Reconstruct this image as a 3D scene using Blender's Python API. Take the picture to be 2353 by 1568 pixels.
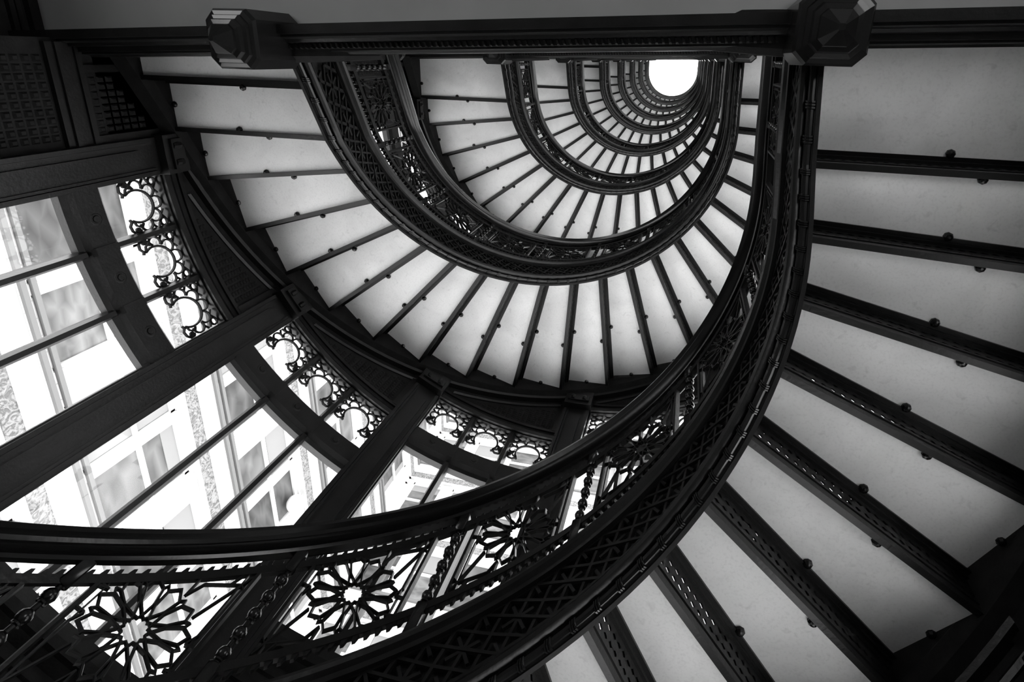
import bpy, math, random
from math import sin, cos, pi, radians, sqrt
from mathutils import Matrix, Vector

random.seed(7)
for o in list(bpy.data.objects):
    bpy.data.objects.remove(o)
SC = bpy.context.scene
COL = SC.collection

# ------------------------------------------------------------------ camera
cam_d = bpy.data.cameras.new('camera')
cam_d.sensor_fit = 'HORIZONTAL'; cam_d.sensor_width = 36.0
FPX = 1290.830
cam_d.lens = FPX / 2353 * 36
cam_d.shift_x = -111.4595 / 2353
cam_d.shift_y = -217.6865 / 2353
cam_d.clip_start = 0.02; cam_d.clip_end = 300
cam = bpy.data.objects.new('camera', cam_d); COL.objects.link(cam)
MR = [[0.9763196983523426, -0.028544920317993112, 0.21444121370023395],
      [0.09506180818045976, 0.9470342235628696, -0.3067400072147887],
      [-0.19432729925219328, 0.3198614808392946, 0.9273216992180413]]
cam.matrix_world = Matrix(((MR[0][0], -MR[1][0], -MR[2][0], 0),
                           (MR[0][1], -MR[1][1], -MR[2][1], 0),
                           (MR[0][2], -MR[1][2], -MR[2][2], 0),
                           (0, 0, 0, 1)))
SC.camera = cam

# ------------------------------------------------------------------ light: an even bright overcast sky
W = bpy.data.worlds.new('overcast_sky'); SC.world = W; W.use_nodes = True
bg = W.node_tree.nodes['Background']
bg.inputs['Color'].default_value = (1, 1, 1, 1)
bg.inputs['Strength'].default_value = 2.6
SC.view_settings.view_transform = 'Standard'
SC.view_settings.look = 'None'
SC.view_settings.gamma = 1.0
SC.view_settings.use_curve_mapping = False
SC.view_settings.exposure = 1.45

# ------------------------------------------------------------------ measured plan of the stair
h = 0.17; zA = 3.08922; H = 22 * h
xc, yc = -0.76555, 0.60012
Ro = 2.4461; y0, y1, y20 = 0.40374, 0.07798, 0.20144
a2, da = 0.113859, 0.174565
RI = 1.24                       # line of the balustrade
KS = list(range(-1, 8))         # storeys of flights in view
# height of each flight above flight 0, in risers; some flights have one riser less
DZ = {-2: -44 * h, -1: -22 * h, 0: 0.0, 1: 21 * h, 2: 42 * h, 3: 64 * h, 4: 85 * h, 5: 106 * h, 6: 127 * h, 7: 149 * h, 8: 170 * h}
FIRST = {k: (0 if abs(DZ[k] - DZ[k - 1] - 22 * h) < .01 else 1) for k in range(-1, 9)}   # first riser of the flight
def LZ(k): return DZ[k - 1] + 22 * h      # rise of landing k above landing 0


def ang(t): return a2 + (t - 2) * da
def tof(a): return 2 + (a - a2) / da
def pit(t): return zA + h * t
def pita(a): return zA + h * tof(a)


def plan(t, r):
    if t < 1:
        return (xc - r, yc - y1 - (1 - t) * (y0 - y1))
    if t > 20:
        return (xc + r, yc - y20 - (t - 20) * 0.4)
    if 2 <= t <= 19:
        a = ang(t); return (xc - r * cos(a), yc + r * sin(a))
    if t < 2:
        s = (t - 1) * (y1 + r * a2) - y1
        if s < 0: return (xc - r, yc + s)
        return (xc - r * cos(s / r), yc + r * sin(s / r))
    b = pi - ang(19); s = (20 - t) * (y20 + r * b) - y20
    if s < 0: return (xc + r, yc + s)
    return (xc + r * cos(s / r), yc + r * sin(s / r))


def fstair(t, r, z):
    x, y = plan(t, r); return (x, y, pit(t) + z)
def farc(a, r, z):
    return (xc - r * cos(a), yc + r * sin(a), z)
def fhel(a, r, z):              # helical about the centre, rising with the stair
    return (xc - r * cos(a), yc + r * sin(a), pita(a) + z)


def lin(a, b, n): return [a + (b - a) * i / n for i in range(n + 1)]
TS = lin(-0.90, 1, 7)[:-1] + lin(1, 20, 76)[:-1] + lin(20, 21.32, 5)

# ------------------------------------------------------------------ materials
def mat(name, col, rough=0.5, spec=0.5, metal=0.0, noise=None, bump=None, stops=None):
    m = bpy.data.materials.new(name); m.use_nodes = True
    nt = m.node_tree; b = nt.nodes['Principled BSDF']
    b.inputs['Roughness'].default_value = rough
    b.inputs['Metallic'].default_value = metal
    b.inputs['Specular IOR Level'].default_value = spec
    b.inputs['Base Color'].default_value = (col, col, col, 1)
    tc = nt.nodes.new('ShaderNodeTexCoord')
    if noise:
        sc, lo, hi, det = noise
        n = nt.nodes.new('ShaderNodeTexNoise'); n.inputs['Scale'].default_value = sc
        n.inputs['Detail'].default_value = det
        nt.links.new(tc.outputs['Object'], n.inputs['Vector'])
        r = nt.nodes.new('ShaderNodeValToRGB')
        r.color_ramp.elements[0].position = 0.3; r.color_ramp.elements[0].color = (lo, lo, lo, 1)
        r.color_ramp.elements[1].position = 0.7; r.color_ramp.elements[1].color = (hi, hi, hi, 1)
        nt.links.new(n.outputs['Fac'], r.inputs['Fac'])
        nt.links.new(r.outputs['Color'], b.inputs['Base Color'])
    if bump:
        sc, st, di = bump
        n2 = nt.nodes.new('ShaderNodeTexNoise'); n2.inputs['Scale'].default_value = sc
        n2.inputs['Detail'].default_value = 3
        nt.links.new(tc.outputs['Object'], n2.inputs['Vector'])
        bp = nt.nodes.new('ShaderNodeBump'); bp.inputs['Strength'].default_value = st
        bp.inputs['Distance'].default_value = di
        nt.links.new(n2.outputs['Fac'], bp.inputs['Height'])
        nt.links.new(bp.outputs['Normal'], b.inputs['Normal'])
    return m


IRON = mat('black_painted_iron', 0.007, 0.35, 0.24, noise=(9, 0.004, 0.009, 4), bump=(60, 0.25, 0.004))
IRON_S = mat('glossy_black_iron', 0.006, 0.22, 0.32, bump=(40, 0.10, 0.003))
IRON_M = mat('matt_black_iron', 0.008, 0.6, 0.14, noise=(14, 0.005, 0.011, 4), bump=(80, 0.35, 0.004))
PLASTER = mat('grey_plaster', 0.27, 0.9, 0.2, noise=(3, 0.25, 0.29, 3))
FLOORM = mat('grey_stone_floor', 0.2, 0.6, 0.3, noise=(2, 0.17, 0.24, 4))
ROOFM = mat('dark_roof_boards', 0.2, 0.9, 0.2)


def marble():
    m = bpy.data.materials.new('white_marble'); m.use_nodes = True
    nt = m.node_tree; b = nt.nodes['Principled BSDF']
    b.inputs['Roughness'].default_value = 0.55; b.inputs['Specular IOR Level'].default_value = 0.3
    geo = nt.nodes.new('ShaderNodeNewGeometry')
    mp = nt.nodes.new('ShaderNodeMapping'); mp.inputs['Scale'].default_value = (1, 1, 0.6)
    nt.links.new(geo.outputs['Position'], mp.inputs['Vector'])
    def nz(sc, det, dist=0.0):
        n = nt.nodes.new('ShaderNodeTexNoise'); n.inputs['Scale'].default_value = sc
        n.inputs['Detail'].default_value = det; n.inputs['Distortion'].default_value = dist
        nt.links.new(mp.outputs['Vector'], n.inputs['Vector']); return n
    def ramp(n, p0, c0, p1, c1):
        r = nt.nodes.new('ShaderNodeValToRGB')
        r.color_ramp.elements[0].position = p0; r.color_ramp.elements[0].color = (c0, c0, c0, 1)
        r.color_ramp.elements[1].position = p1; r.color_ramp.elements[1].color = (c1, c1, c1, 1)
        nt.links.new(n.outputs['Fac'], r.inputs['Fac']); return r
    a = ramp(nz(2.3, 5, 0.6), 0.35, 0.66, 0.62, 0.80)       # cloudy
    c = ramp(nz(24, 6, 0.8), 0.26, 0.86, 0.40, 1.0)         # fine flecks and veins
    d = ramp(nz(90, 3), 0.25, 0.90, 0.5, 1.0)               # grain
    def mul(x, y):
        k = nt.nodes.new('ShaderNodeMix'); k.data_type = 'RGBA'; k.blend_type = 'MULTIPLY'
        k.inputs[0].default_value = 1.0
        nt.links.new(x, k.inputs[6]); nt.links.new(y, k.inputs[7]); return k.outputs[2]
    nt.links.new(mul(mul(a.outputs[0], c.outputs[0]), d.outputs[0]), b.inputs['Base Color'])
    return m


MARBLE = marble()


def glass():
    m = bpy.data.materials.new('window_glass'); m.use_nodes = True
    nt = m.node_tree; nt.nodes.remove(nt.nodes['Principled BSDF'])
    out = nt.nodes['Material Output']
    t = nt.nodes.new('ShaderNodeBsdfTransparent'); t.inputs[0].default_value = (0.96, 0.96, 0.96, 1)
    g = nt.nodes.new('ShaderNodeBsdfGlossy'); g.inputs['Roughness'].default_value = 0.02
    lw = nt.nodes.new('ShaderNodeLayerWeight'); lw.inputs['Blend'].default_value = 0.3
    pw = nt.nodes.new('ShaderNodeMath'); pw.operation = 'POWER'; pw.inputs[1].default_value = 3.0
    nt.links.new(lw.outputs['Facing'], pw.inputs[0])
    f = nt.nodes.new('ShaderNodeMath'); f.operation = 'MULTIPLY_ADD'; f.inputs[1].default_value = 0.3; f.inputs[2].default_value = 0.03
    nt.links.new(pw.outputs[0], f.inputs[0])
    mx = nt.nodes.new('ShaderNodeMixShader')
    nt.links.new(f.outputs[0], mx.inputs[0]); nt.links.new(t.outputs[0], mx.inputs[1])
    nt.links.new(g.outputs[0], mx.inputs[2]); nt.links.new(mx.outputs[0], out.inputs['Surface'])
    return m


GLASS = glass()


def brick():
    m = bpy.data.materials.new('white_glazed_brick'); m.use_nodes = True
    nt = m.node_tree; b = nt.nodes['Principled BSDF']; b.inputs['Roughness'].default_value = 0.4
    geo = nt.nodes.new('ShaderNodeNewGeometry')
    sx = nt.nodes.new('ShaderNodeSeparateXYZ'); nt.links.new(geo.outputs['Position'], sx.inputs[0])
    ad = nt.nodes.new('ShaderNodeMath'); ad.operation = 'ADD'
    nt.links.new(sx.outputs[0], ad.inputs[0]); nt.links.new(sx.outputs[1], ad.inputs[1])
    cb = nt.nodes.new('ShaderNodeCombineXYZ')
    nt.links.new(ad.outputs[0], cb.inputs[0]); nt.links.new(sx.outputs[2], cb.inputs[1])
    bt = nt.nodes.new('ShaderNodeTexBrick'); bt.inputs['Scale'].default_value = 1.0
    bt.inputs['Brick Width'].default_value = 0.36; bt.inputs['Row Height'].default_value = 0.13
    bt.inputs['Mortar Size'].default_value = 0.008
    bt.inputs['Color1'].default_value = (0.56, 0.56, 0.56, 1); bt.inputs['Color2'].default_value = (0.52, 0.52, 0.52, 1)
    bt.inputs['Mortar'].default_value = (0.30, 0.30, 0.30, 1)
    nt.links.new(cb.outputs[0], bt.inputs['Vector']); nt.links.new(bt.outputs['Color'], b.inputs['Base Color'])
    return m


BRICK = brick()
STONE = mat('white_terracotta', 0.52, 0.5, 0.3)
PIPE = mat('grey_painted_moulding', 0.12, 0.5, 0.3)


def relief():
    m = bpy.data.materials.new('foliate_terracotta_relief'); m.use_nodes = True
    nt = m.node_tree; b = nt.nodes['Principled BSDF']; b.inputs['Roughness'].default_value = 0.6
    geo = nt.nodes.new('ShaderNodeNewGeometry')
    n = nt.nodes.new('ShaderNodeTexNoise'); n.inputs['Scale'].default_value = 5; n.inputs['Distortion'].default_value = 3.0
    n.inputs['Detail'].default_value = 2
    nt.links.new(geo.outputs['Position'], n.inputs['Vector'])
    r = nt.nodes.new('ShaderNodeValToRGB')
    e = r.color_ramp.elements; e[0].position = 0.40; e[0].color = (.08, .08, .08, 1); e[1].position = 0.55; e[1].color = (.20, .20, .20, 1)  # shading of the carved relief put into the colour as darker mottling
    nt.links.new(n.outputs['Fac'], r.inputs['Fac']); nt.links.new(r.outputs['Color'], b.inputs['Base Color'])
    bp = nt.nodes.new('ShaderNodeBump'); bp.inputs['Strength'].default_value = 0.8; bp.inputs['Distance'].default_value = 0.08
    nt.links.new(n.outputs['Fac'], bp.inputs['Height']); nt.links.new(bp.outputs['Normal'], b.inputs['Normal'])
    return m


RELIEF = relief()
BLIND = mat('office_blind', 0.2, 0.8, 0.2)
PANE = []
for i, (lo, hi) in enumerate(((0.04, 0.12), (0.06, 0.16), (0.03, 0.10), (0.08, 0.19))):
    m_ = mat('office_window_pane_%d' % i, 0.3, 0.35, 0.2)
    nt = m_.node_tree; b = nt.nodes['Principled BSDF']
    g = nt.nodes.new('ShaderNodeNewGeometry')
    mp = nt.nodes.new('ShaderNodeMapping'); mp.inputs['Rotation'].default_value = (0.5 + i, 0.3 * i, 0.2)
    mp.inputs['Scale'].default_value = (0.7, 0.7, 1.6); nt.links.new(g.outputs['Position'], mp.inputs['Vector'])
    w = nt.nodes.new('ShaderNodeTexVoronoi'); w.inputs['Scale'].default_value = 1.3 + 0.4 * i; w.distance = 'CHEBYCHEV'
    nt.links.new(mp.outputs['Vector'], w.inputs['Vector'])
    r = nt.nodes.new('ShaderNodeValToRGB'); e = r.color_ramp.elements
    e[0].color = (lo, lo, lo, 1); e[1].color = (hi, hi, hi, 1); e[0].position = .15; e[1].position = .75
    nt.links.new(w.outputs['Distance'], r.inputs['Fac']); nt.links.new(r.outputs['Color'], b.inputs['Base Color'])
    PANE.append(m_)


# ------------------------------------------------------------------ mesh builder
class MB:
    def __init__(s): s.v = []; s.f = []
    def add(s, vs, fs):
        n = len(s.v); s.v += vs; s.f += [tuple(n + i for i in f) for f in fs]
    def sweep(s, ts, prof, fn, caps=True):
        n = len(prof); vs = []
        for t in ts: vs += [fn(t, r, z) for r, z in prof]
        fs = []
        for i in range(len(ts) - 1):
            for j in range(n):
                k = (j + 1) % n
                fs.append((i * n + j, i * n + k, (i + 1) * n + k, (i + 1) * n + j))
        if caps:
            fs.append(tuple(range(n - 1, -1, -1))); m = (len(ts) - 1) * n
            fs.append(tuple(m + j for j in range(n)))
        s.add(vs, fs)
    def box(s, x0, x1, yy0, yy1, z0, z1):
        s.add([(x0, yy0, z0), (x1, yy0, z0), (x1, yy1, z0), (x0, yy1, z0), (x0, yy0, z1), (x1, yy0, z1), (x1, yy1, z1), (x0, yy1, z1)],
              [(3, 2, 1, 0), (4, 5, 6, 7), (0, 1, 5, 4), (1, 2, 6, 5), (2, 3, 7, 6), (3, 0, 4, 7)])
    def abox(s, a0, a1, r0, r1, z0, z1, n=4, fn=farc):
        s.sweep(lin(a0, a1, n), [(r0, z0), (r1, z0), (r1, z1), (r0, z1)], fn)
    def rings(s, secs, c=(0, 0)):
        """stacked chamfered squares: (z, half, chamfer)"""
        vs = []
        for z, w, k in secs:
            k = min(k, w)
            vs += [(c[0] + x, c[1] + y, z) for x, y in ((w, -w + k), (w, w - k), (w - k, w), (-w + k, w), (-w, w - k), (-w, -w + k), (-w + k, -w), (w - k, -w))]
        fs = []
        for i in range(len(secs) - 1):
            for j in range(8):
                k = (j + 1) % 8; fs.append((i * 8 + j, i * 8 + k, (i + 1) * 8 + k, (i + 1) * 8 + j))
        fs.append(tuple(range(7, -1, -1))); m = (len(secs) - 1) * 8; fs.append(tuple(m + j for j in range(8)))
        s.add(vs, fs)
    def lathe(s, prof, n=12, c=(0, 0, 0)):
        vs = []
        for r, z in prof:
            vs += [(c[0] + r * cos(2 * pi * i / n), c[1] + r * sin(2 * pi * i / n), c[2] + z) for i in range(n)]
        fs = []
        for i in range(len(prof) - 1):
            for j in range(n):
                k = (j + 1) % n; fs.append((i * n + j, i * n + k, (i + 1) * n + k, (i + 1) * n + j))
        fs.append(tuple(range(n - 1, -1, -1))); m = (len(prof) - 1) * n; fs.append(tuple(m + j for j in range(n)))
        s.add(vs, fs)
    def strap(s, pts, w, fn, r0, r1, closed=False, chamfer=0.5):
        """flat bar laid along a polyline in (u, v); fn(u, v, r) places it; r0 is the near face"""
        n = len(pts); rng = n if closed else n - 1
        L = []
        for i in range(n):
            p = pts[i]
            if closed or 0 < i < n - 1:
                a = pts[(i - 1) % n]; b = pts[(i + 1) % n]
                d1 = (p[0] - a[0], p[1] - a[1]); d2 = (b[0] - p[0], b[1] - p[1])
            elif i == 0:
                b = pts[1]; d1 = d2 = (b[0] - p[0], b[1] - p[1])
            else:
                a = pts[i - 1]; d1 = d2 = (p[0] - a[0], p[1] - a[1])
            l1 = sqrt(d1[0]**2 + d1[1]**2) or 1; l2 = sqrt(d2[0]**2 + d2[1]**2) or 1
            nx, ny = -(d1[1] / l1 + d2[1] / l2), (d1[0] / l1 + d2[0] / l2)
            ln = sqrt(nx * nx + ny * ny) or 1; nx /= ln; ny /= ln
            cs = max(0.45, (nx * -d1[1] / l1 + ny * d1[0] / l1))
            L.append((p, (nx / cs, ny / cs)))
        vs = []
        for (p, q) in L:
            for k, r in ((0.5, r1), (0.5 * chamfer, r0), (-0.5 * chamfer, r0), (-0.5, r1)):
                vs.append(fn(p[0] + q[0] * w * k, p[1] + q[1] * w * k, r))
        fs = []
        for i in range(rng):
            j = (i + 1) % n
            for k in range(4):
                m = (k + 1) % 4; fs.append((i * 4 + k, i * 4 + m, j * 4 + m, j * 4 + k))
        if not closed:
            fs.append((3, 2, 1, 0)); m = (n - 1) * 4; fs.append((m, m + 1, m + 2, m + 3))
        s.add(vs, fs)
    def mesh(s, name, m, smooth=False):
        me = bpy.data.meshes.new(name); me.from_pydata(s.v, [], s.f)
        me.materials.append(m); me.validate()
        import bmesh
        bm = bmesh.new(); bm.from_mesh(me); bmesh.ops.recalc_face_normals(bm, faces=bm.faces); bm.to_mesh(me); bm.free()
        if smooth:
            for p in me.polygons: p.use_smooth = True
            if hasattr(me, 'set_sharp_from_angle'): me.set_sharp_from_angle(angle=radians(40))
        return me


def ob(name, me, parent=None, loc=(0, 0, 0), rz=0.0):
    o = bpy.data.objects.new(name, me); COL.objects.link(o)
    o.location = loc; o.rotation_euler = (0, 0, rz)
    if parent: o.parent = parent
    return o
def tag(o, label, cat, group=None, kind=None):
    o['label'] = label; o['category'] = cat
    if group: o['group'] = group
    if kind: o['kind'] = kind
    return o
def empty(name, loc=(0, 0, 0)):
    o = bpy.data.objects.new(name, None); COL.objects.link(o); o.location = loc; o.empty_display_size = 0.1
    return o


CEN = (xc, yc)
ORD = {-1: 'lowest', 0: 'second', 1: 'third', 2: 'fourth', 3: 'fifth', 4: 'sixth', 5: 'seventh', 6: 'eighth', 7: 'topmost'}

# ================================================================== SETTING: hall floor, roof, back walls
zf = zA - 2 * H - h             # floor of the storey below
b = MB(); b.box(-3.7, 2.1, -3.4, 3.8, zf - 0.2, zf); tag(ob('floor', b.mesh('floor', FLOORM)), 'pale stone floor far below the stair', 'floor', kind='structure')
ztop = zA + DZ[8] + 0.9
b = MB()
ringo = [(-3.9, -3.4), (2.3, -3.4), (2.3, 3.8), (-3.9, 3.8)]
b.box(-3.7, 2.1, -3.4, -0.25, ztop, ztop + .15)
tag(ob('ceiling', b.mesh('roof', ROOFM)), 'flat roof around the bright skylight opening over the stairwell', 'ceiling', kind='structure')
b = MB(); b.box(-3.7, 2.1, -3.4, -3.25, zf, ztop); tag(ob('wall_back', b.mesh('wall_back', PLASTER)), 'plain plaster wall behind the landings', 'wall', kind='structure')
for nm, xa, xb, lb in (('wall_left', -3.85, -3.65, 'plaster wall at the left end of the landings, with openings added for daylight'), ('wall_right', 1.90, 2.10, 'plaster wall at the right end of the landings, with openings added for daylight')):
    b = MB(); ya_, yb_ = -2.6, -0.9
    b.box(xa, xb, -3.25, ya_, zf, ztop); b.box(xa, xb, yb_, -0.02, zf, ztop)
    zc = zf
    for k in range(0, 9):  # unseen openings added so daylight reaches the landing ceilings
        z0, z1 = zA - h + LZ(k) - H + 0.8, zA - h + LZ(k) - H + 2.7
        b.box(xa, xb, ya_, yb_, zc, z0); zc = z1
    b.box(xa, xb, ya_, yb_, zc, ztop)
    tag(ob(nm, b.mesh(nm, PLASTER)), lb, 'wall', kind='structure')

LROT = math.atan(-0.0365)          # the landing edge is a little out of square
def LYT(dx): return -0.080 + dx * math.tan(LROT)
# ================================================================== LANDINGS (k = landing where flight k starts)
# slab
b = MB(); b.box(-3.64 - xc, 1.90 - xc, -3.10, -0.15, zA - h - 0.22, zA - h); SLAB = b.mesh('landing_slab', PLASTER)
# edge beam profile (y, z) swept along x
zl = zA - h
BP = [(-0.195, zl - 0.20), (-0.195, zl - 0.40), (-0.135, zl - 0.40), (-0.135, zl - 0.37), (-0.118, zl - 0.37), (-0.105, zl - 0.34), (-0.085, zl - 0.335),
      (-0.080, zl - 0.30), (-0.045, zl - 0.30), (-0.045, zl - 0.25), (-0.030, zl - 0.25), (-0.022, zl - 0.21), (-0.008, zl - 0.20), (-0.008, zl + 0.01), (-0.19, zl + 0.01)]
b = MB(); b.sweep([-3.64 - xc, 1.90 - xc], [((r * .73 - .009), z) for r, z in BP], lambda t, r, z: (t, r, z)); BEAM = b.mesh('edge_beam', IRON)
b = MB()
for i in range(0, 80):          # twisted rope bead
    x = -1.95 - xc + i * 0.029
    pts = [(-0.016, -0.014), (0.0, -0.018), (0.016, 0.014), (0.0, 0.018)]
    yb, zb = -0.056, zl - 0.302
    b.add([(x - .013, yb - .017, zb), (x + .001, yb - .017, zb), (x + .013, yb + .017, zb), (x - .001, yb + .017, zb),
           (x - .006, yb - .009, zb - .016), (x + .002, yb - .009, zb - .016), (x + .008, yb + .009, zb - .016), (x, yb + .009, zb - .016)],
          [(4, 5, 6, 7), (0, 1, 5, 4), (1, 2, 6, 5), (2, 3, 7, 6), (3, 0, 4, 7)])
ROPE = b.mesh('rope_moulding', IRON)
for k in list(range(-1, 9)):
    dz = LZ(k)
    nm = 'ceiling'
    if k == -1: lab = 'landing slab just under the camera at the foot of the lowest flight'
    elif k == 0: lab = 'plain grey landing ceiling along the top edge of the picture'
    elif k == 8: lab = 'landing slab at the top of the stairwell beside the skylight'
    else: lab = 'landing slab above the %s flight of stairs, seen edge on' % ORD[k - 1]
    s = tag(ob('ceiling' if k >= 0 else 'floor', SLAB, loc=(xc, 0, dz), rz=LROT), lab, 'landing', 'landing slabs', 'structure')
    if k >= 0:
        t_ = empty('trim_%d' % (k + 1), (xc, 0, dz)); t_.rotation_euler.z = LROT
        tag(t_, ('moulded black iron beam with rope bead crossing the top of the picture' if k == 0 else 'moulded black iron landing beam at the head of the %s flight' % ORD[k - 1]), 'beam', 'landing edge beams', 'structure')
        ob('beam', BEAM, t_)
        if k < 3: ob('rope_moulding', ROPE, t_)['kind'] = 'stuff'

t_ = empty('trim_10', (-3.65, -0.02, 1.48)); tag(t_, 'dark carved frieze with scrollwork in the top left corner', 'frieze', kind='structure')
b = MB(); b.box(0, .05, -2.0, 0, 0, 1.22); ob('frieze', b.mesh('frieze', IRON_M), t_)
b = MB()
for z0, z1, d in ((1.06, 1.085, .030), (1.10, 1.125, .020), (1.15, 1.20, .040)): b.box(.05, .05 + d, -2.0, 0, z0, z1)
ob('moulding', b.mesh('frieze_moulding', IRON), t_)
b = MB()
for i in range(9):
    cy_, cz_ = -0.02 - .17 * i, 0.90 + (.03 if i % 2 else -.03)
    pts = []
    for q in range(0, 26):
        rr = .075 * (1 - q / 30.0); an = q * .42 * (1 if i % 2 else -1)
        pts.append((cy_ + rr * cos(an), cz_ + rr * sin(an)))
    b.strap(pts, .018, lambda u, v, r: (r, u, v), .072, .05)
    b.strap([(cy_ - .08, cz_ - .10), (cy_ - .04, cz_ - .13), (cy_ + .04, cz_ - .10)], .02, lambda u, v, r: (r, u, v), .068, .05)
o = ob('scrollwork', b.mesh('scrollwork', IRON), t_)

# ================================================================== STAIR FLIGHT meshes
TH = 0.032
def tread_mesh(j, long=False):
    """marble slab between riser j and j + 1, underside at level j"""
    r0, r1 = 1.30, Ro; d0 = 0.031
    n = 1 if j in (-1, 0, 20) else 4
    def edge(r):
        out = []
        for i in range(n + 1):
            t = j + i / n
            x, y = plan(t, r)
            if i == 0:                                     # set the front edge back behind the nosing
                x2, y2 = plan(j + 0.05, r); l = sqrt((x2 - x)**2 + (y2 - y)**2)
                x += (x2 - x) / l * d0; y += (y2 - y) / l * d0
            out.append((x, y))
        return out
    inn = edge(r0)
    if 2 <= j <= 18:                                       # straight outer edge of the slab
        e = edge(r1); out = [e[0], e[-1]]; out = [tuple(e[0][c] + (e[-1][c] - e[0][c]) * i / n for c in (0, 1)) for i in range(n + 1)]
    else:
        out = edge(r1)
    if j == -1 or long:
        inn = [(inn[0][0], -0.09)] + inn[1:]; out = [(out[0][0], -0.02)] + out[1:]
    if j == 20:
        inn = inn[:-1] + [(inn[-1][0], -0.14)]; out = out[:-1] + [(out[-1][0], -0.14)]
    poly = inn + out[::-1]; m = len(poly); z = pit(j)
    b = MB(); b.add([(x, y, z) for x, y in poly] + [(x, y, z + TH) for x, y in poly],
                    [tuple(range(m)), tuple(range(2 * m - 1, m - 1, -1))] + [(i, (i + 1) % m, m + (i + 1) % m, m + i) for i in range(m)])
    return b.mesh('tread', MARBLE)


def riser_mesh():
    """pierced cast-iron riser plate: local x runs from the string outwards, y = uphill, z up from the lower tread"""
    b = MB(); x0, x1 = 1.295, 2.465
    n = 27; w = (x1 - x0) / n; th = 0.006
    za, zb = 0.0, h
    rows = ((0.045, 0.082), (0.092, 0.129))
    ya, yb = -th, 0.0
    def slab(xa, xb, z0, z1): b.box(xa, xb, ya, yb, z0, z1)
    slab(x0, x1, -0.012, rows[0][0]); slab(x0, x1, rows[0][1], rows[1][0]); slab(x0, x1, rows[1][1], zb)
    for ri, (z0, z1) in enumerate(rows):                    # staggered slots with pointed ends
        off = 0.0 if ri == 0 else w / 2
        zc = (z0 + z1) / 2; hz = 0.011
        i = -1
        while True:
            i += 1
            c = x0 + off + w * (i + .5)
            if c + w / 2 > x1 + 1e-6: break
            L, Rr = c - w / 2, c + w / 2; sl = w * 0.40
            outer = [(L, z0), (c, z0), (Rr, z0), (Rr, z1), (c, z1), (L, z1)]
            hole = [(c - sl, zc), (c, zc - hz), (c + sl, zc), (c + sl, zc), (c, zc + hz), (c - sl, zc)]
            for a, bb in ((0, 1), (1, 2), (2, 3), (3, 4), (4, 5), (5, 0)):
                q = [outer[a], outer[bb], hole[bb], hole[a]]
                if abs(hole[a][0] - hole[bb][0]) + abs(hole[a][1] - hole[bb][1]) < 1e-9: q = q[:3]
                m = len(q)
                b.add([(x, ya, z) for x, z in q] + [(x, yb, z) for x, z in q], [tuple(range(m)), tuple(range(2 * m - 1, m - 1, -1))])
        if off:
            slab(x0, x0 + off, z0, z1); slab(x1 - off, x1, z0, z1)
    # nosing angle under the front edge of the upper tread, foot moulding on the lower tread
    b.box(x0, x1, -0.012, 0.034, zb - 0.010, zb + 0.006)
    b.box(x0, x1, -0.020, 0.014, zb - 0.026, zb - 0.010)
    b.box(x0, x1, -0.022, 0.006, -0.022, 0.010)
    b.box(x0, x1, -0.012, 0.010, 0.018, 0.028)
    return b.mesh('riser', IRON)


TREAD = {j: tread_mesh(j) for j in range(-1, 21)}
TREAD_L = tread_mesh(0, True)
RISER = riser_mesh()
b = MB(); b.lathe([(0.020, 0.012), (0.020, -0.010), (0.014, -0.019), (0.005, -0.022)], 8); BOLT = b.mesh('bolt', IRON_S)


def arm(name, prof, mat_, ts=TS, fn=fstair, smooth=False):
    b = MB(); b.sweep(ts, prof, fn); return b.mesh(name, mat_, smooth)


def circ(r, z, rad, n=8): return [(r + rad * cos(2 * pi * i / n), z + rad * sin(2 * pi * i / n)) for i in range(n)]


STR_PLATE = arm('string_plate', [(1.299, -0.256), (1.317, -0.256), (1.317, 0.08), (1.299, 0.08)], IRON_M)
b = MB(); b.sweep(TS, circ(1.28, -0.236, 0.015), fstair)
for i in range(1, 62):           # bead-and-reel rings on the lower rod
    t = -0.45 + i * 0.345
    for q in (-0.030, 0.0, 0.030):
        if -0.5 < t + q < 20.8: b.sweep([t + q - 0.009, t + q + 0.009], circ(1.28, -0.236, 0.022), fstair)
STR_BEAD = b.mesh('bead_moulding', IRON_S)
STR_FILLET = arm('fillet_moulding', circ(1.249, -0.208, 0.021), IRON, smooth=True)
STR_CAP = arm('string_cap', [(1.299, 0.034), (1.244, 0.030), (1.237, 0.018), (1.221, 0.020), (1.219, 0.040), (1.203, 0.052), (1.197, 0.066), (1.201, 0.080), (1.209, 0.086), (1.317, 0.086)], IRON)
STR_BACK = arm('string_back', [(1.271, -0.222), (1.299, -0.248), (1.299, 0.04), (1.271, 0.04)], IRON_M)
b = MB()                          # pierced fretwork frieze on the well side of the string
def ffret(u, v, r): return fstair(u, r, v)
zb0, zb1 = -0.186, 0.024; m_ = 0.56; wv = 0.0155
b.sweep(TS, [(1.239, zb0 - .004), (1.251, zb0 - .004), (1.251, zb0 + .012), (1.239, zb0 + .012)], fstair)
b.sweep(TS, [(1.239, zb1 - .012), (1.251, zb1 - .012), (1.251, zb1 + .004), (1.239, zb1 + .004)], fstair)
class _S(MB):
    pass
KF = da * 1.245; TF = math.atan(h / KF); WF = (zb1 - zb0) / 2 * cos(TF); ZM = (zb0 + zb1) / 2
def ffr(u, v, r): return fstair((u * cos(TF) - v * sin(TF)) / KF, r, ZM + v / cos(TF))
def bar(p, q, w=wv):
    b.strap([p, q], w, ffr, 1.239, 1.251, chamfer=0.7)
nmod = 30; LM = 21.4 * KF / cos(TF) / nmod
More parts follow.
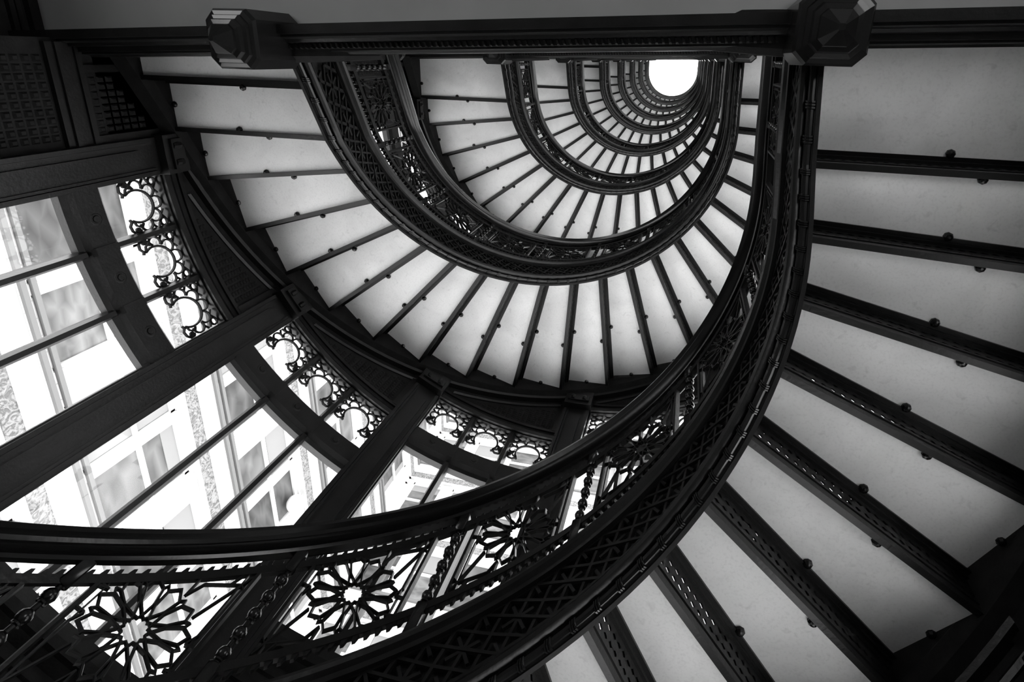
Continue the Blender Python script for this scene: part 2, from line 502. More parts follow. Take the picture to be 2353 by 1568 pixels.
for i in range(nmod):                 # stars on a square net, laid square to the slope
    t0 = -0.35 * KF / cos(TF) + i * LM; t1 = t0 + LM; tm = (t0 + t1) / 2; W0, W1 = -WF, WF
    bar((t0, W0), (t1, W1)); bar((t0, W1), (t1, W0))
    bar((tm, W0), (t0, 0)); bar((t0, 0), (tm, W1)); bar((tm, W1), (t1, 0)); bar((t1, 0), (tm, W0))
    bar((tm, W0 * .62), (tm, W1 * .62)); bar((t0 + LM * .2, 0), (t1 - LM * .2, 0)); bar((t0, W0), (t0, W0 * .45)); bar((t0, W1), (t0, W1 * .45))
FRET = b.mesh('fretwork_frieze', IRON)
OUT_STR = arm('outer_string', [(Ro, -0.200), (2.525, -0.230), (2.525, 0.22), (2.50, 0.24), (2.465, 0.22), (2.465, -0.10), (Ro, -0.12)], IRON_M)

# ================================================================== BALUSTRADE meshes
KR = RI
HR = [(1.221, 0.618), (1.259, 0.618), (1.263, 0.632), (1.289, 0.639), (1.299, 0.650), (1.289, 0.664), (1.291, 0.681), (1.307, 0.696), (1.301, 0.718), (1.271, 0.732),
      (1.209, 0.732), (1.179, 0.718), (1.173, 0.696), (1.189, 0.681), (1.191, 0.664), (1.181, 0.650), (1.191, 0.639), (1.217, 0.632)]
HANDRAIL = arm('handrail', HR, IRON_S, smooth=True)
T_R = [(1.227, 0.540), (1.253, 0.540), (1.253, 0.572), (1.227, 0.572)]
B_R = [(1.227, 0.172), (1.253, 0.172), (1.253, 0.204), (1.227, 0.204)]
def scallop(z0, sgn):
    b = MB(); dt = 0.132; n = int(21.4 / dt)
    for i in range(n):
        t = -0.55 + i * dt
        if t + dt > 20.95: break
        pr = []
        # tooth between two U-shaped cut-outs
        for f in lin(0.0, 1.0, 14): pr.append((t + f * dt, z0 + sgn * (0.018 if abs(f - .5) > .30 else 0.018 - 0.026 * sqrt(max(0, 1 - ((f - .5) / .30)**2)))))
        k = da * RI
        vs = []
        for (tt, zz) in pr:
            for r in (1.231, 1.249): vs.append(fstair(tt, r, zz)); vs.append(fstair(tt, r, z0 - sgn * 0.012))
        fs = []
        for j in range(len(pr) - 1):
            a, c = j * 4, (j + 1) * 4
            fs += [(a, a + 1, c + 1, c), (a + 2, c + 2, c + 3, a + 3), (a, c, c + 2, a + 2)]
        b.add(vs, fs)
    return b
b = scallop(0.572, 1); b.sweep(TS, T_R, fstair); TOPRAIL = b.mesh('top_rail', IRON)
b = scallop(0.172, -1); b.sweep(TS, B_R, fstair); BOTRAIL = b.mesh('bottom_rail', IRON)


def star_panel(fn, slope, hw=0.183, hv=0.170):
    """twelve-pointed strapwork star in a raked frame; fn(u, v, r) is upright, the rails slope with the stair"""
    b = MB(); R0, R1 = RI - 0.010, RI + 0.004; w = 0.0100
    pol = lambda r, d: (r * cos(radians(d)), r * sin(radians(d)))
    rk = lambda u, v: (u, v + slope * u)
    for u in (-hw + .006, hw - .006): b.strap([rk(u, -hv), rk(u, hv)], 0.020, fn, R0 - .004, R1 + .004)
    for u in (-hw + .030, hw - .030): b.strap([rk(u, -hv), rk(u, hv)], 0.006, fn, R0, R1)
    for i in range(12):
        d = 15 + 30 * i
        e = d + math.degrees(math.atan(slope))
        b.strap([pol(.042, e), pol(.078, e - 13.4), pol(.126, e - 11.2), pol(.149, e), pol(.126, e + 11.2), pol(.078, e + 13.4)], w, fn, R0, R1, closed=True)
        b.strap([pol(.126, e + 11), pol(.139, e + 15), pol(.126, e + 19)], w * .8, fn, R0, R1)
    b.strap([pol(.043 if i % 2 else .033, 15 * i + math.degrees(math.atan(slope))) for i in range(24)], 0.008, fn, R0, R1, closed=True)
    for sg in (-1, 1):
        T = lambda d: (sg * pol(.146, d)[0], sg * pol(.146, d)[1])
        def K(u, v): return rk(sg * u, sg * v)
        for d in (-15, 15): b.strap([T(d), (sg * (hw - .004), T(d)[1])], w, fn, R0, R1)
        for d in (75, 105):
            p = T(d); b.strap([p, (p[0], sg * hv + slope * p[0])], w, fn, R0, R1)
        b.strap([T(45), K(hw - .012, hv - .012)], w, fn, R0, R1)                        # into the sharp corner
        b.strap([T(15), (sg * .155, sg * .072), K(.155, hv - .040), K(.060, hv - .022), T(75)], w * .9, fn, R0, R1)
        b.strap([K(.155, hv - .040), K(hw - .006, hv - .075)], w * .8, fn, R0, R1); b.strap([K(.125, hv - .032), K(.140, hv)], w * .8, fn, R0, R1)
        b.strap([T(135), K(-.115, hv)], w, fn, R0, R1); b.strap([T(165), (-sg * (hw - .01), sg * .030)], w, fn, R0, R1)
    return b


PC = radians(11.4)
ZP = 0.372
def f_pan(u, v, r):              # panel centred on 11.5 degrees
    a = PC + u / RI; return (-r * cos(a), r * sin(a), pita(PC) + ZP + v)
STAR = star_panel(f_pan, h / da / RI).mesh('star_panel', IRON)
def f_left(u, v, r): return (xc - r, yc - 0.265 + u, pit(1) - (0.265 - y1) * 0.52 + ZP + v)
STAR_L = star_panel(f_left, 0.50, hw=0.178).mesh('star_panel_flat', IRON)
def f_right(u, v, r): return (xc + r, yc - 0.315 - u, pit(20) + (0.315 - y20) * 0.43 + ZP + v)
STAR_R = star_panel(f_right, 0.43, hw=0.178).mesh('star_panel_flat_r', IRON)

b = MB()                          # turned baluster with five balls between square blocks
b.rings([(0.080, 0.019, 0.004), (0.205, 0.019, 0.004), (0.212, 0.015, 0.006)])
b.rings([(0.536, 0.015, 0.006), (0.543, 0.019, 0.004), (0.622, 0.019, 0.004)])
pr = [(0.015, 0.212)]
for i in range(5):
    c = 0.243 + i * 0.0655
    pr += [(0.009, c - 0.034), (0.009, c - 0.026), (0.016, c - 0.024), (0.016, c - 0.019)] + [(0.0215 * cos(radians(q)), c + 0.0215 * sin(radians(q))) for q in (-58, -30, 0, 30, 58)] + [(0.009, c + 0.020)]
pr += [(0.009, 0.535), (0.015, 0.536)]
b.lathe(pr, 12); BALUSTER = b.mesh('baluster', IRON_S, smooth=True)

BAL_A = [0.2 + 22.8 * i for i in range(8)]                       # degrees
PAN_A = [11.4 + 22.8 * i for i in range(8)]
DZ23 = radians(22.8) / da * h

# newel
NS = [(zl + 1.06, 0.0186, 0.0056), (zl + 1.02, 0.0698, 0.0186), (zl + 0.97, 0.0911, 0.0279), (zl + 0.93, 0.0911, 0.0279), (zl + 0.92, 0.0725, 0.0167), (zl - 0.16, 0.0725, 0.0167), (zl - 0.20, 0.0911, 0.0279),
      (zl - 0.22, 0.1097, 0.0372), (zl - 0.235, 0.1321, 0.0446), (zl - 0.53, 0.1321, 0.0446), (zl - 0.545, 0.1228, 0.0428), (zl - 0.550, 0.1060, 0.0372), (zl - 0.565, 0.1023, 0.0353), (zl - 0.570, 0.0874, 0.0307), (zl - 0.590, 0.0818, 0.0288), (zl - 0.594, 0.0651, 0.0242),
      (zl - 0.605, 0.0623, 0.0223), (zl - 0.665, 0.0112, 0.0037)]
b = MB(); b.rings(NS[:6]); NEWEL_SH = b.mesh('newel_shaft', IRON)
b = MB(); b.rings(NS[5:]); NEWEL_DR = b.mesh('pendant_drop', IRON_S)
def console(sgn):                 # rounded bracket on the well side of the newel
    b = MB(); n = 8; vs = []
    secs = []
    for i in range(n + 1):
        f = i / n; x = sgn * (0.12 + 0.38 * f)
        zb = zl - 0.30 + 0.20 * f * f
        w = 0.085 * (1 - 0.25 * f)
        secs.append([(x, -0.085, zl - 0.05), (x, -0.085, zb + 0.03), (x, -0.06, zb), (x, 0.07 * (1 - .2 * f), zb), (x, 0.10 * (1 - .25 * f), zb + 0.03), (x, 0.10 * (1 - .25 * f), zl - 0.05)])
    for s in secs: vs += s
    m = 6; fs = []
    for i in range(n):
        for j in range(m): fs.append((i * m + j, i * m + (j + 1) % m, (i + 1) * m + (j + 1) % m, (i + 1) * m + j))
    fs += [tuple(range(m)), tuple(range(n * m, n * m + m))]
    b.add(vs, fs); return b.mesh('console', IRON_M)
CON_L, CON_R = console(1), console(-1)

# ================================================================== place flights, balustrades, newels
FLAB = {-1: 'lowest flight, its marble treads and pierced black risers fanning over the right side',
        0: 'second flight up, broad white marble fan sweeping round the middle of the picture',
        1: 'third flight up, white marble treads inside the star-panelled balustrade ring',
        2: 'fourth flight up, white marble treads in the next smaller ring',
        3: 'fifth flight up, white marble treads seen as a narrow horseshoe ring',
        4: 'sixth flight up, thin horseshoe ring of small white treads',
        5: 'seventh flight up, third horseshoe ring counted down from the skylight',
        6: 'eighth flight up, second horseshoe ring counted down from the skylight',
        7: 'topmost flight, last thin ring of white treads around the bright skylight'}
BLAB = {-1: 'nearest black iron balustrade with large star panels crossing the windows at bottom left',
        0: 'black star-panelled balustrade of the second flight, below the third ring of treads',
        1: 'black balustrade of the third flight, a dark horseshoe band with small star panels',
        2: 'black balustrade of the fourth flight, thinner dark horseshoe band'}
for k in KS:
    dz = DZ[k]; f0 = FIRST[k]
    fl = empty('stair_flight', (xc, yc, dz)); tag(fl, FLAB[k], 'stairs', 'marble and iron stair flights')
    P0 = (-xc, -yc, 0)
    for j in range(-1, 21):
        if f0 == 1 and j == -1: continue
        td = ob('tread', TREAD[j] if not (f0 == 1 and j == 0) else TREAD_L, fl, P0)
        if k <= 1 and j >= 0:
            x, y = plan(j + 0.12, 1.905)
            if not (f0 == 1 and j == 0): ob('bolt', BOLT, td, (x, y, pit(j)))
            x, y = plan(j + 0.915, 1.975)
            if j < 20: ob('bolt', BOLT, td, (x, y, pit(j)))
            x, y = plan(j + 0.5, Ro - 0.012); ob('bolt', BOLT, td, (x, y, pit(j) + .004))
    for j in range(f0, 22):
        z = pit(j - 1)
        if 2 <= j <= 19:
            a = ang(j); o = ob('riser', RISER, fl, (0, 0, z), pi - a)
            # local +y must point uphill
        elif j < 2: o = ob('riser', RISER, fl, (0, plan(j, 1)[1] - yc, z), pi)
        else: o = ob('riser', RISER, fl, (0, (plan(20, 1)[1] if j == 20 else -0.14) - yc, z), 0)
        o.scale = (1, -1, 1)
    st = ob('inner_string', STR_PLATE, fl, P0)
    for nm, me in (('bead_moulding', STR_BEAD), ('fillet_moulding', STR_FILLET), ('string_cap', STR_CAP), ('string_back', STR_BACK), ('fretwork_frieze', FRET)):
        ob(nm, me, st)
    ob('outer_string', OUT_STR, fl, P0)
    ba = empty('balustrade', (xc, yc, dz))
    tag(ba, BLAB.get(k, 'black balustrade of the %s flight, thin dark ring near the skylight' % ORD[k]), 'balustrade', 'star-panelled iron balustrades')
    ob('handrail', HANDRAIL, ba, P0); ob('top_rail', TOPRAIL, ba, P0); ob('bottom_rail', BOTRAIL, ba, P0)
    for i, d in enumerate(PAN_A):
        if d > 176: continue
        ob('star_panel', STAR, ba, (0, 0, DZ23 * i), -radians(22.8 * i))
    ob('star_panel', STAR_L, ba, P0); ob('star_panel', STAR_R, ba, P0)
    for d in BAL_A:
        a = radians(d); x, y, z = fhel(a, RI, 0); ob('baluster', BALUSTER, ba, (x - xc, y - yc, z), -a)
    for t in (-0.30, 20.18, 20.98):
        x, y = plan(t, RI); ob('baluster', BALUSTER, ba, (x - xc, y - yc, pit(t)))
NL = {(0, 0): 'large black newel pendant with stepped pyramid tip, upper left beside the landing beam',
      (0, 1): 'large black octagonal newel pendant at the top right, where the lowest flight arrives'}
for k in range(0, 8):
    for side, sg in ((0, -1), (1, 1)):
        n = empty('newel_post', (xc + sg * (1.315 if sg < 0 else 1.27), LYT(sg * 1.28), LZ(k)))
        tag(n, NL.get((k, side), 'black newel pendant at the %s end of the landing above the %s flight' % (('left', 'right')[side], ORD[k - 1])), 'newel post', 'newel posts')
        ob('shaft', NEWEL_SH, n); ob('pendant_drop', NEWEL_DR, n); ob('console', CON_L if side == 0 else CON_R, n)

# ================================================================== ORIEL WALL AND WINDOWS
PH = radians(2.55)                  # half width of a pilaster
STEP = 29.8
def post_a(i): return radians(1.6 + STEP * i)
HEAD0, TR0, TR1, SILL0 = 2.985, 2.365, 2.555, 0.80
DZB = 0.487
B0, B1 = post_a(0) + PH, post_a(1) - PH
def lc(f):
    return lambda *q: (lambda p: (p[0] - xc, p[1] - yc, p[2]))(f(*q))
CARC = lc(farc)
# --- window parts for bay 0 (centred on the stair axis, so copies only turn and rise)
b = MB()
for a in (B0, B1): b.abox(a - radians(.35), a + radians(.35), 2.535, 2.64, SILL0, HEAD0, 1, CARC)
b.abox(B0, B1, 2.535, 2.61, HEAD0 - 0.02, HEAD0 + 0.01, 8, CARC); b.abox(B0, B1, 2.51, 2.64, SILL0 - .03, SILL0 + 0.05, 8, CARC)
W_FRAME = b.mesh('frame', IRON)
b = MB(); b.sweep(lin(B0, B1, 10), [(2.51, TR0 + .03), (2.545, TR0 + .01), (2.555, TR0 - .02), (2.61, TR0 - .02), (2.61, TR1), (2.53, TR1), (2.51, TR1 - .02)], CARC)
W_TRANS = b.mesh('transom', IRON)
b = MB()
for q in (1 / 6, 1 / 3, .5, 2 / 3, 5 / 6):      # straps and rosettes on the transom
    a = B0 + (B1 - B0) * q
    if abs(q * 3 - round(q * 3)) < .01:
        b.sweep([a - .009, a + .009], [(2.5, TR0 + .035), (2.52, TR0 + .02), (2.52, TR1 - .005), (2.5, TR1 - .02)], CARC)
    else:
        p = CARC(a, 2.512, (TR0 + TR1) / 2 + .01)
        for rr, dd in ((.045, .004), (.026, .010)):
            n = 10; o1 = []; o2 = []
            for m in range(n):
                q2 = 2 * pi * m / n; aa = a + rr * cos(q2) / 2.51; zz = (TR0 + TR1) / 2 + .01 + rr * sin(q2)
                o1.append(CARC(aa, 2.513, zz)); o2.append(CARC(a + (aa - a) * .7, 2.512 - dd, (TR0 + TR1) / 2 + .01 + (zz - (TR0 + TR1) / 2 - .01) * .7))
            b.add(o1 + o2, [tuple(range(n, 2 * n))] + [(m, (m + 1) % n, n + (m + 1) % n, n + m) for m in range(n)])
W_CARV = b.mesh('carved_knots', IRON)
MUL = [B0 + (B1 - B0) * q / 3 for q in (1, 2)]
W_MUL = []
for a in MUL:
    b = MB(); q = radians(.62)
    b.sweep([SILL0, TR0], [(a - q, 2.565), (a - q * .5, 2.525), (a + q * .5, 2.525), (a + q, 2.565), (a + q, 2.63), (a - q, 2.63)], lambda z, aa, r: CARC(aa, r, z))
    b.sweep([TR1, HEAD0], [(a - q, 2.565), (a - q * .5, 2.535), (a + q * .5, 2.535), (a + q, 2.565), (a + q, 2.61), (a - q, 2.61)], lambda z, aa, r: CARC(aa, r, z))
    W_MUL.append(b.mesh('mullion', IRON))
LT = [B0] + MUL + [B1]
W_PANE = []
for i in range(3):
    for z0, z1 in ((SILL0 + .05, TR0 - .02), (TR1, HEAD0 - .02)):
        b = MB(); vs = []; n = 4
        for a in lin(LT[i] + .008, LT[i + 1] - .008, n): vs += [CARC(a, 2.6, z0), CARC(a, 2.6, z1)]
        b.add(vs, [(2 * j, 2 * j + 2, 2 * j + 3, 2 * j + 1) for j in range(n)]); W_PANE.append(b.mesh('pane', GLASS))


def grille_mesh(i):
    b = MB(); c = (LT[i] + LT[i + 1]) / 2; hw = (LT[i + 1] - LT[i]) / 2 * 2.58 - 0.02
    top = HEAD0 - 0.02
    def fn(u, v, r): return CARC(c + u / 2.58, r, top + v)
    A, Bq = 2.572, 2.586
    w = 0.0142
    cy = -0.168; cr = 0.102
    def arc(cx, cyy, r, d0, d1, n=10): return [(cx + r * cos(radians(q)), cyy + r * sin(radians(q))) for q in lin(d0, d1, n)]
    b.strap(arc(0, cy, cr, -38, 218, 22), w * 1.15, fn, A, Bq)                    # horseshoe
    for d in (8, 49, 90, 131, 172):                                                # lobes round it
        x, y = (cr + .020) * cos(radians(d)), cy + (cr + .020) * sin(radians(d))
        b.strap(arc(x, y, .040, d - 112, d + 112, 12), w * .9, fn, A, Bq)
    for s in (-1, 1):
        b.strap(arc(s * (hw - .030), -0.032, .024, 0, 360, 10)[:-1], w * .9, fn, A, Bq, closed=True)   # corner rings
        b.strap([(s * .055, -.012), (s * .085, -.035), (s * .12, -.012)], w * .8, fn, A, Bq)
        b.strap([(s * (hw - .004), -.075), (s * (hw - .030), -.062), (s * (hw - .055), -.040)], w * .8, fn, A, Bq)
        b.strap([(s * (hw - .004), -.090), (s * (hw - .030), -.110), (s * (hw - .004), -.140)], w * .8, fn, A, Bq)
        # diamond foot, leaf point and scroll with ball
        ex, ey = s * cr * cos(radians(-38)), cy + cr * sin(radians(-38))
        b.strap([(ex, ey), (ex + s * .010, ey - .012), (ex - s * .012, ey - .020)], w, fn, A, Bq)
        b.strap([(ex + s * .004, ey + .002), (ex + s * .034, ey + .012), (ex + s * .052, ey + .045), (ex + s * .030, ey + .060)], w * .8, fn, A, Bq)
        b.strap([(ex, ey - .006), (ex + s * .030, ey - .030), (ex + s * .060, ey - .026), (ex + s * .082, ey - .004), (ex + s * .080, ey + .022), (ex + s * .064, ey + .030)], w, fn, A, Bq)
        bx, by = ex + s * .062, ey + .010
        pts = arc(bx, by, .017, 0, 360, 8)[:-1]
        b.add([fn(x, y, A) for x, y in pts] + [fn(x, y, Bq) for x, y in pts], [tuple(range(8)), tuple(range(15, 7, -1))] + [(q, (q + 1) % 8, 8 + (q + 1) % 8, 8 + q) for q in range(8)])
    return b.mesh('scroll_grille', IRON_M)


W_GRI = [grille_mesh(i) for i in range(3)]


def studs(b, u0, u1, v0, v1, nu, nv, fn, r0, r1, keep=None):
    """rows of small raised square bosses"""
    du, dv = (u1 - u0) / nu, (v1 - v0) / nv
    for i in range(nu):
        for j in range(nv):
            c = (u0 + du * (i + .5), v0 + dv * (j + .5))
            if keep and not keep(*c): continue
            q = [(c[0] + sx * du * .40, c[1] + sy * dv * .40) for sx, sy in ((-1, -1), (1, -1), (1, 1), (-1, 1))]
            p = [(c[0] + sx * du * .2, c[1] + sy * dv * .2) for sx, sy in ((-1, -1), (1, -1), (1, 1), (-1, 1))]
            b.add([fn(x, y, r1) for x, y in q] + [fn(x, y, r0) for x, y in p], [(4, 5, 6, 7)] + [(m, (m + 1) % 4, 4 + (m + 1) % 4, 4 + m) for m in range(4)])


def wall_storey(s, full):
    """everything of the oriel wall between flight s - 1 (below) and flight s (above)"""
    dz = DZ[s]; H = DZ[s] - DZ.get(s - 1, DZ[s] - 22 * h)
    w = empty('wall_oriel', (xc, yc, dz)); 
    lab = {0: 'black iron oriel wall with pilasters and triangular spandrels around the big windows', 1: 'black oriel wall seen through the balustrade of the second flight',
           -1: 'oriel wall below the lowest flight'}.get(s, 'oriel wall of the storey above the %s flight' % ORD.get(s - 1, 'lowest'))
    tag(w, lab, 'wall', 'oriel wall storeys', 'structure')
    for i in range(7):               # pilasters
        a = post_a(i); zt = pita(a) - 0.20; zb = pita(a) - H + 0.18; zh = HEAD0 + DZB * (min(i, 5))
        b = MB(); b.abox(a - PH, a + PH, 2.51, 2.66, zb, zt, 2, CARC)
        for q in (-1, 1):
            b.abox(a + q * PH * .93 - .005, a + q * PH * .93 + .005, 2.482, 2.52, zb, zh - .06, 1, CARC)
            b.abox(a + q * PH * .72 - .003, a + q * PH * .72 + .003, 2.494, 2.52, zb, zh - .06, 1, CARC)
        b.abox(a - PH * .45, a + PH * .45, 2.49, 2.52, zb + .5, zh - .16, 2, CARC); b.abox(a - PH * .45, a + PH * .45, 2.49, 2.52, zb, zb + .42, 2, CARC)
        p = ob('pilaster', b.mesh('pilaster', IRON), w)
        if full:
            b = MB(); b.abox(a - PH * 1.15, a + PH * 1.15, 2.45, 2.55, zh - .02, zh + .13, 2, CARC); b.abox(a - PH * .9, a + PH * .9, 2.43, 2.55, zh + .02, zh + .10, 2, CARC)
            b.abox(a - PH * 1.1, a + PH * 1.1, 2.47, 2.55, zh + .13, zt, 2, CARC)
            zz = zh + .16
            while zz + .07 < zt:
                b.abox(a - PH * .75, a + PH * .75, 2.455, 2.48, zz, zz + .055, 1, CARC); zz += .075
            for q in (-.5, .5):
                x, y, z = CARC(a + q * PH, 2.44, zh + .06)
                b.lathe([(0.001, -.03), (.022, -.028), (.026, 0), (.022, .028), (.001, .03)], 8, (x, y, z))
            ob('capital', b.mesh('capital', IRON), p)
    for bi in range(6):
        a0, a1 = post_a(bi) + PH, post_a(bi + 1) - PH
        hd = HEAD0 + DZB * bi; n = 12; rk = -0.235
        b = MB(); vs = []                                  # spandrel between window head and raking string
        for a in lin(a0, a1, n):
            zt = max(pita(a) + rk, hd + .02)
            vs += [CARC(a, 2.56, hd), CARC(a, 2.56, zt), CARC(a, 2.62, zt), CARC(a, 2.62, hd)]
        fs = []
        for i in range(n):
            for m in range(4): fs.append((i * 4 + m, i * 4 + (m + 1) % 4, (i + 1) * 4 + (m + 1) % 4, (i + 1) * 4 + m))
        b.add(vs, fs); sp = ob('spandrel_panel', b.mesh('spandrel_panel', IRON_M), w)
        b = MB()                                            # head, raking and upright mouldings
        b.sweep(lin(a0, a1, n), [(2.56, hd - .01), (2.51, hd - .01), (2.51, hd + .03), (2.525, hd + .04), (2.545, hd + .075), (2.56, hd + .08)], CARC)
        b.sweep(lin(a0, a1, n), [(2.56, hd + .12), (2.545, hd + .12), (2.545, hd + .15), (2.56, hd + .15)], CARC)
        hl = lc(fhel)
        b.sweep(lin(a0, a1, n), [(2.56, rk - .005), (2.51, rk - .005), (2.495, rk + .02), (2.495, rk + .05), (2.56, rk + .06)], hl)
        ac = a0 + (hd + .15 - (zA + rk - .09) - h * tof(a0)) / (h / da)
        ac = max(ac, a0)
        if ac < a1:
            b.sweep(lin(ac, a1, n), [(2.56, rk - .085), (2.548, rk - .085), (2.54, rk - .065), (2.548, rk - .05), (2.56, rk - .05)], hl)
            b.abox(a1 - .022, a1, 2.542, 2.56, hd + .14, pita(a1) + rk, 1, CARC)
        ob('moulding', b.mesh('moulding', IRON), sp)
        if full:
            b = MB()
            studs(b, a0 + .03, a1 - .03, hd + .16, hd + .16 + .55, 20, 20, lambda u, v, r: CARC(u, r, v), 2.554, 2.56,
                  keep=lambda u, v: v + .025 < pita(u) + rk - .10)
            if b.v: ob('carved_bosses', b.mesh('carved_bosses', IRON_M), sp)['kind'] = 'stuff'
        sl = SILL0 + DZB * bi                               # sill panel
        b = MB(); vs = []
        for a in lin(a0, a1, n):
            zb = min(pita(a) - H + .18, sl - .02); vs += [CARC(a, 2.56, zb), CARC(a, 2.56, sl), CARC(a, 2.65, sl), CARC(a, 2.65, zb)]
        b.add(vs, [(i * 4 + m, i * 4 + (m + 1) % 4, (i + 1) * 4 + (m + 1) % 4, (i + 1) * 4 + m) for i in range(n) for m in range(4)])
        b.sweep(lin(a0, a1, n), [(2.56, sl - .10), (2.52, sl - .06), (2.49, sl - .05), (2.49, sl - .01), (2.56, sl)], CARC)
        for q in (.12, .20): b.sweep(lin(a0, a1, n), [(2.56, sl - q - .04), (2.545, sl - q - .03), (2.545, sl - q), (2.56, sl - q)], CARC)
        ob('sill_panel', b.mesh('sill_panel', IRON_M), w)
    # straight cheeks between the curve and the landing, left and right
    for sg in (-1, 1):
        xw = xc + sg * 2.56; b = MB()
        ye = yc + 2.56 * sin(post_a(0)) - .09
        zlo = zl - H + (0.0 if sg < 0 else 0.0)
        b.box(min(xw, xw + sg * .3), max(xw, xw + sg * .3), -0.02, ye, zl - H - .2, zl + .0 - .0 + (0.25 if sg < 0 else 0.0))
        ck = ob('cheek_panel', b.mesh('cheek_panel', IRON_M), w, P0)
        if full:
            def fx(u, v, r): return (xw - sg * r, u, v)
            b = MB(); studs(b, .06, ye - .06, 1.2, 2.45, 10, 24, fx, .012, 0.0); ob('carved_bosses', b.mesh('carved_bosses', IRON_M), ck)['kind'] = 'stuff'
            b = MB()
            for z0, z1, rr in ((2.46, 2.50, .03), (2.50, 2.54, .045), (2.54, 2.60, .028), (2.60, 2.63, .04)):
                b.box(min(xw, xw - sg * rr), max(xw, xw - sg * rr), 0.0, ye, z0, z1)
            b.box(min(xw, xw - sg * .03), max(xw, xw - sg * .03), .12, .16, 2.63, 3.0); b.box(min(xw, xw - sg * .03), max(xw, xw - sg * .03), ye - .07, ye, 2.63, 3.1)
            ob('moulding', b.mesh('moulding', IRON), ck)
            b = MB(); studs(b, .18, ye - .08, 2.66, 3.08, 8, 8, fx, .008, 0.0, keep=lambda u, v: v < 2.74 + (u - .1) * .62); ob('carved_bosses', b.mesh('carved_bosses', IRON_M), ck)['kind'] = 'stuff'
    return w


WN = [0]
POSW = ['leftmost', 'second', 'third', 'fourth', 'fifth', 'rightmost']
def window(s, bi, detail):
    WN[0] += 1
    o = empty('window_%d' % WN[0], (xc, yc, DZ[s] + DZB * bi)); o.rotation_euler.z = -radians(STEP * bi)
    st = {0: 'of the storey above the lowest flight', 1: 'of the storey above the second flight', -1: 'below the lowest flight'}.get(s, 'of the storey above the %s flight' % ORD.get(s - 1, ''))
    tag(o, '%s curved oriel window, three lights%s, %s' % (POSW[bi], ' with scroll grilles' if detail else '', st), 'window', 'oriel windows', 'structure')
    ob('frame', W_FRAME, o)
    t = ob('transom', W_TRANS, o)
    for m in W_MUL: ob('mullion', m, o)
    for p in W_PANE: ob('pane', p, o)
    if detail:
        ob('carved_knots', W_CARV, t)
        for g in W_GRI: ob('scroll_grille', g, o)
    return o


for s in range(-1, 9):
    wall_storey(s, s in (0, 1))
    for bi in range(6):
        if s == -1 and bi < 2: continue
        window(s, bi, s in (0, 1))
b = MB()                              # unseen hall bays walled up to dim the lowest flight
for bi in (0, 1, 4, 5): b.abox(post_a(bi) + PH, post_a(bi + 1) - PH, 2.57, 2.90, SILL0 + DZB * bi - 22 * h, (HEAD0 if bi < 2 else SILL0 + (.5 if bi == 4 else 1.15)) + DZB * bi - 22 * h, 8, CARC)
for q in (0, 1): b.abox((0, pi - radians(2))[q], (radians(2), pi)[q], 2.56, 2.9, zf, zl + .3 - (0 if q else H), 1, CARC)
b.abox(0, pi, 2.61, 2.95, zf, zl - H + .05, 30, CARC)
tag(ob('wall_hall', b.mesh('wall_hall', PLASTER), loc=(xc, yc, 0)), 'plaster wall of the hall below the lowest flight, bays closed to cut light', 'wall', kind='structure')

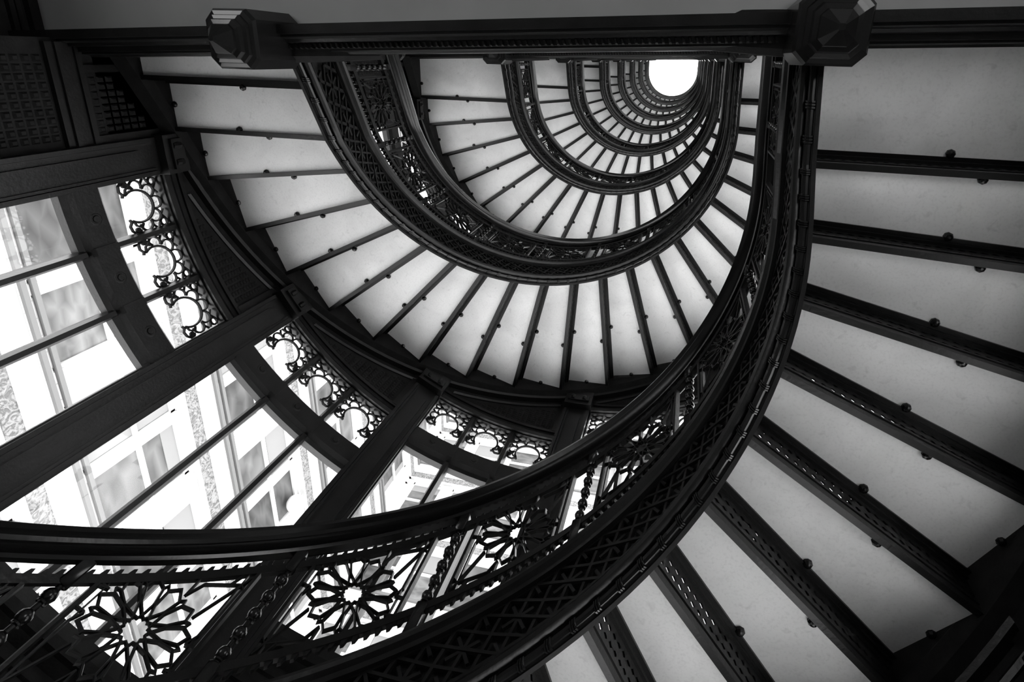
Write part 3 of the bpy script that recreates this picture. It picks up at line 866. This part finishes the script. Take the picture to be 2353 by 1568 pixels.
# ================================================================== LIGHT COURT OUTSIDE
XL, YF = -11.65, 20.0
Z1 = 7.35; HC = 3.62                             # a sill line of the court wall
def court(name, label, lo, hi, fn, openings, sill_pipes):
    """fn(u, d, z): u along the wall, d out of the wall"""
    root = empty(name, fn(lo, 0, -4)); tag(root, label, 'building', 'court facades')
    off = tuple(-c for c in fn(lo, 0, -4))
    def bx(nm, u0, u1, d0, d1, z0, z1, m, par=None):
        b = MB(); ps = [fn(u, d, z) for z in (z0, z1) for u, d in ((u0, d0), (u1, d0), (u1, d1), (u0, d1))]
        b.add(ps, [(3, 2, 1, 0), (4, 5, 6, 7), (0, 1, 5, 4), (1, 2, 6, 5), (2, 3, 7, 6), (3, 0, 4, 7)])
        return ob(nm, b.mesh(nm, m), par or root, off if par is None else (0, 0, 0))
    for s in range(-3, 6):
        z0 = Z1 + s * HC
        bx('spandrel_wall', lo, hi, -0.4, 0, z0 + 2.32, z0 + HC, BRICK)
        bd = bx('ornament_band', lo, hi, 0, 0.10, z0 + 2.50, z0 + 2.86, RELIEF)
        bx('band_fillet', lo, hi, 0, 0.13, z0 + 2.44, z0 + 2.50, STONE, bd); bx('band_fillet', lo, hi, 0, 0.12, z0 + 2.86, z0 + 2.90, STONE, bd)
        if sill_pipes:
            for q in (-.12, .06):
                bx('sill_moulding', lo, hi, 0, 0.09, z0 + q - .045, z0 + q + .045, PIPE)
        else:
            bx('sill_moulding', lo, hi, 0, 0.10, z0 - .04, z0 + .06, PIPE)
        edges = [lo] + [e for o in openings for e in o] + [hi]
        for i in range(0, len(edges), 2):
            u0, u1 = edges[i], edges[i + 1]
            if u1 - u0 < .02: continue
            pr_ = bx('pier', u0, u1, -0.4, 0.0, z0, z0 + 2.32, STONE if u1 - u0 < .5 else BRICK)
            bx('pier_cap', u0 - .02, u1 + .02, -0.05, 0.10, z0 + 2.10, z0 + 2.312, STONE, pr_)
        for i, (u0, u1) in enumerate(openings):
            um = (u0 + u1) / 2
            wn = bx('office_window', u0, u1, -0.17, -0.13, z0, z0 + 2.32, PANE[(i * 5 + s * 3) % 4])
            b = MB()
            def fb(ua, ub, da_, db, za, zb):
                ps = [fn(u, d, z) for z in (za, zb) for u, d in ((ua, da_), (ub, da_), (ub, db), (ua, db))]
                b.add(ps, [(3, 2, 1, 0), (4, 5, 6, 7), (0, 1, 5, 4), (1, 2, 6, 5), (2, 3, 7, 6), (3, 0, 4, 7)])
            fb(u0, u0 + .07, -.13, -.06, z0, z0 + 2.32); fb(u1 - .07, u1, -.13, -.06, z0, z0 + 2.32)
            fb(u0, u1, -.13, -.06, z0, z0 + .12); fb(u0, u1, -.13, -.06, z0 + 2.20, z0 + 2.32); fb(u0, u1, -.13, -.05, z0 + 1.22, z0 + 1.32)
            ob('sash_frame', b.mesh('sash_frame', STONE), wn)
            q = (i * 7 + s * 5) % 5
            if q in (0, 2): bx('blind', u0 + .09, u1 - .09, -0.128, -0.112, z0 + 2.20 - (.35, 0, .8)[q], z0 + 2.20, BLIND, wn)
            if q == 3:
                bx('curtain', u0 + .09, u0 + .38, -0.128, -0.110, z0 + .12, z0 + 2.2, BLIND, wn); bx('curtain', u1 - .38, u1 - .09, -0.128, -0.110, z0 + .12, z0 + 2.2, BLIND, wn)
            if q == 1:
                bx('ceiling_beam', u0 + .09, u1 - .09, -0.128, -0.118, z0 + 1.55, z0 + 1.66, PIPE, wn)
    return root


op = []
y = 0.15
for c in (0.1, 4.42, 8.75, 13.08, 17.4):
    op += [(c - 1.78, c - .11), (c + .11, c + 1.76)]
op = [(max(a, -1.6), min(b_, 19.7)) for a, b_ in op if b_ > -1.5]
court('court_facade', 'overexposed white brick facade with office windows, seen through the left oriel windows', -2.0, YF, lambda u, d, z: (XL + d, u, z), op, True)
op = []
x = -11.29
while x < 7.0:
    op.append((x, x + 1.5)); x += 2.02
court('court_facade', 'far white court facade with curtained windows, seen through the middle oriel window', XL, 9.0, lambda u, d, z: (u, YF - d, z), op, False)

# globe lamp inside an office window of the court
b = MB(); b.lathe([(0.30 * cos(radians(q)) + .001, 0.30 * sin(radians(q))) for q in range(-90, 91, 15)], 16)
g = tag(ob('globe_lamp', b.mesh('globe_lamp', STONE, True), loc=(XL + 0.24, 14.35, Z1 + HC + 1.85)), 'white globe lamp hanging before an office window across the court', 'lamp')
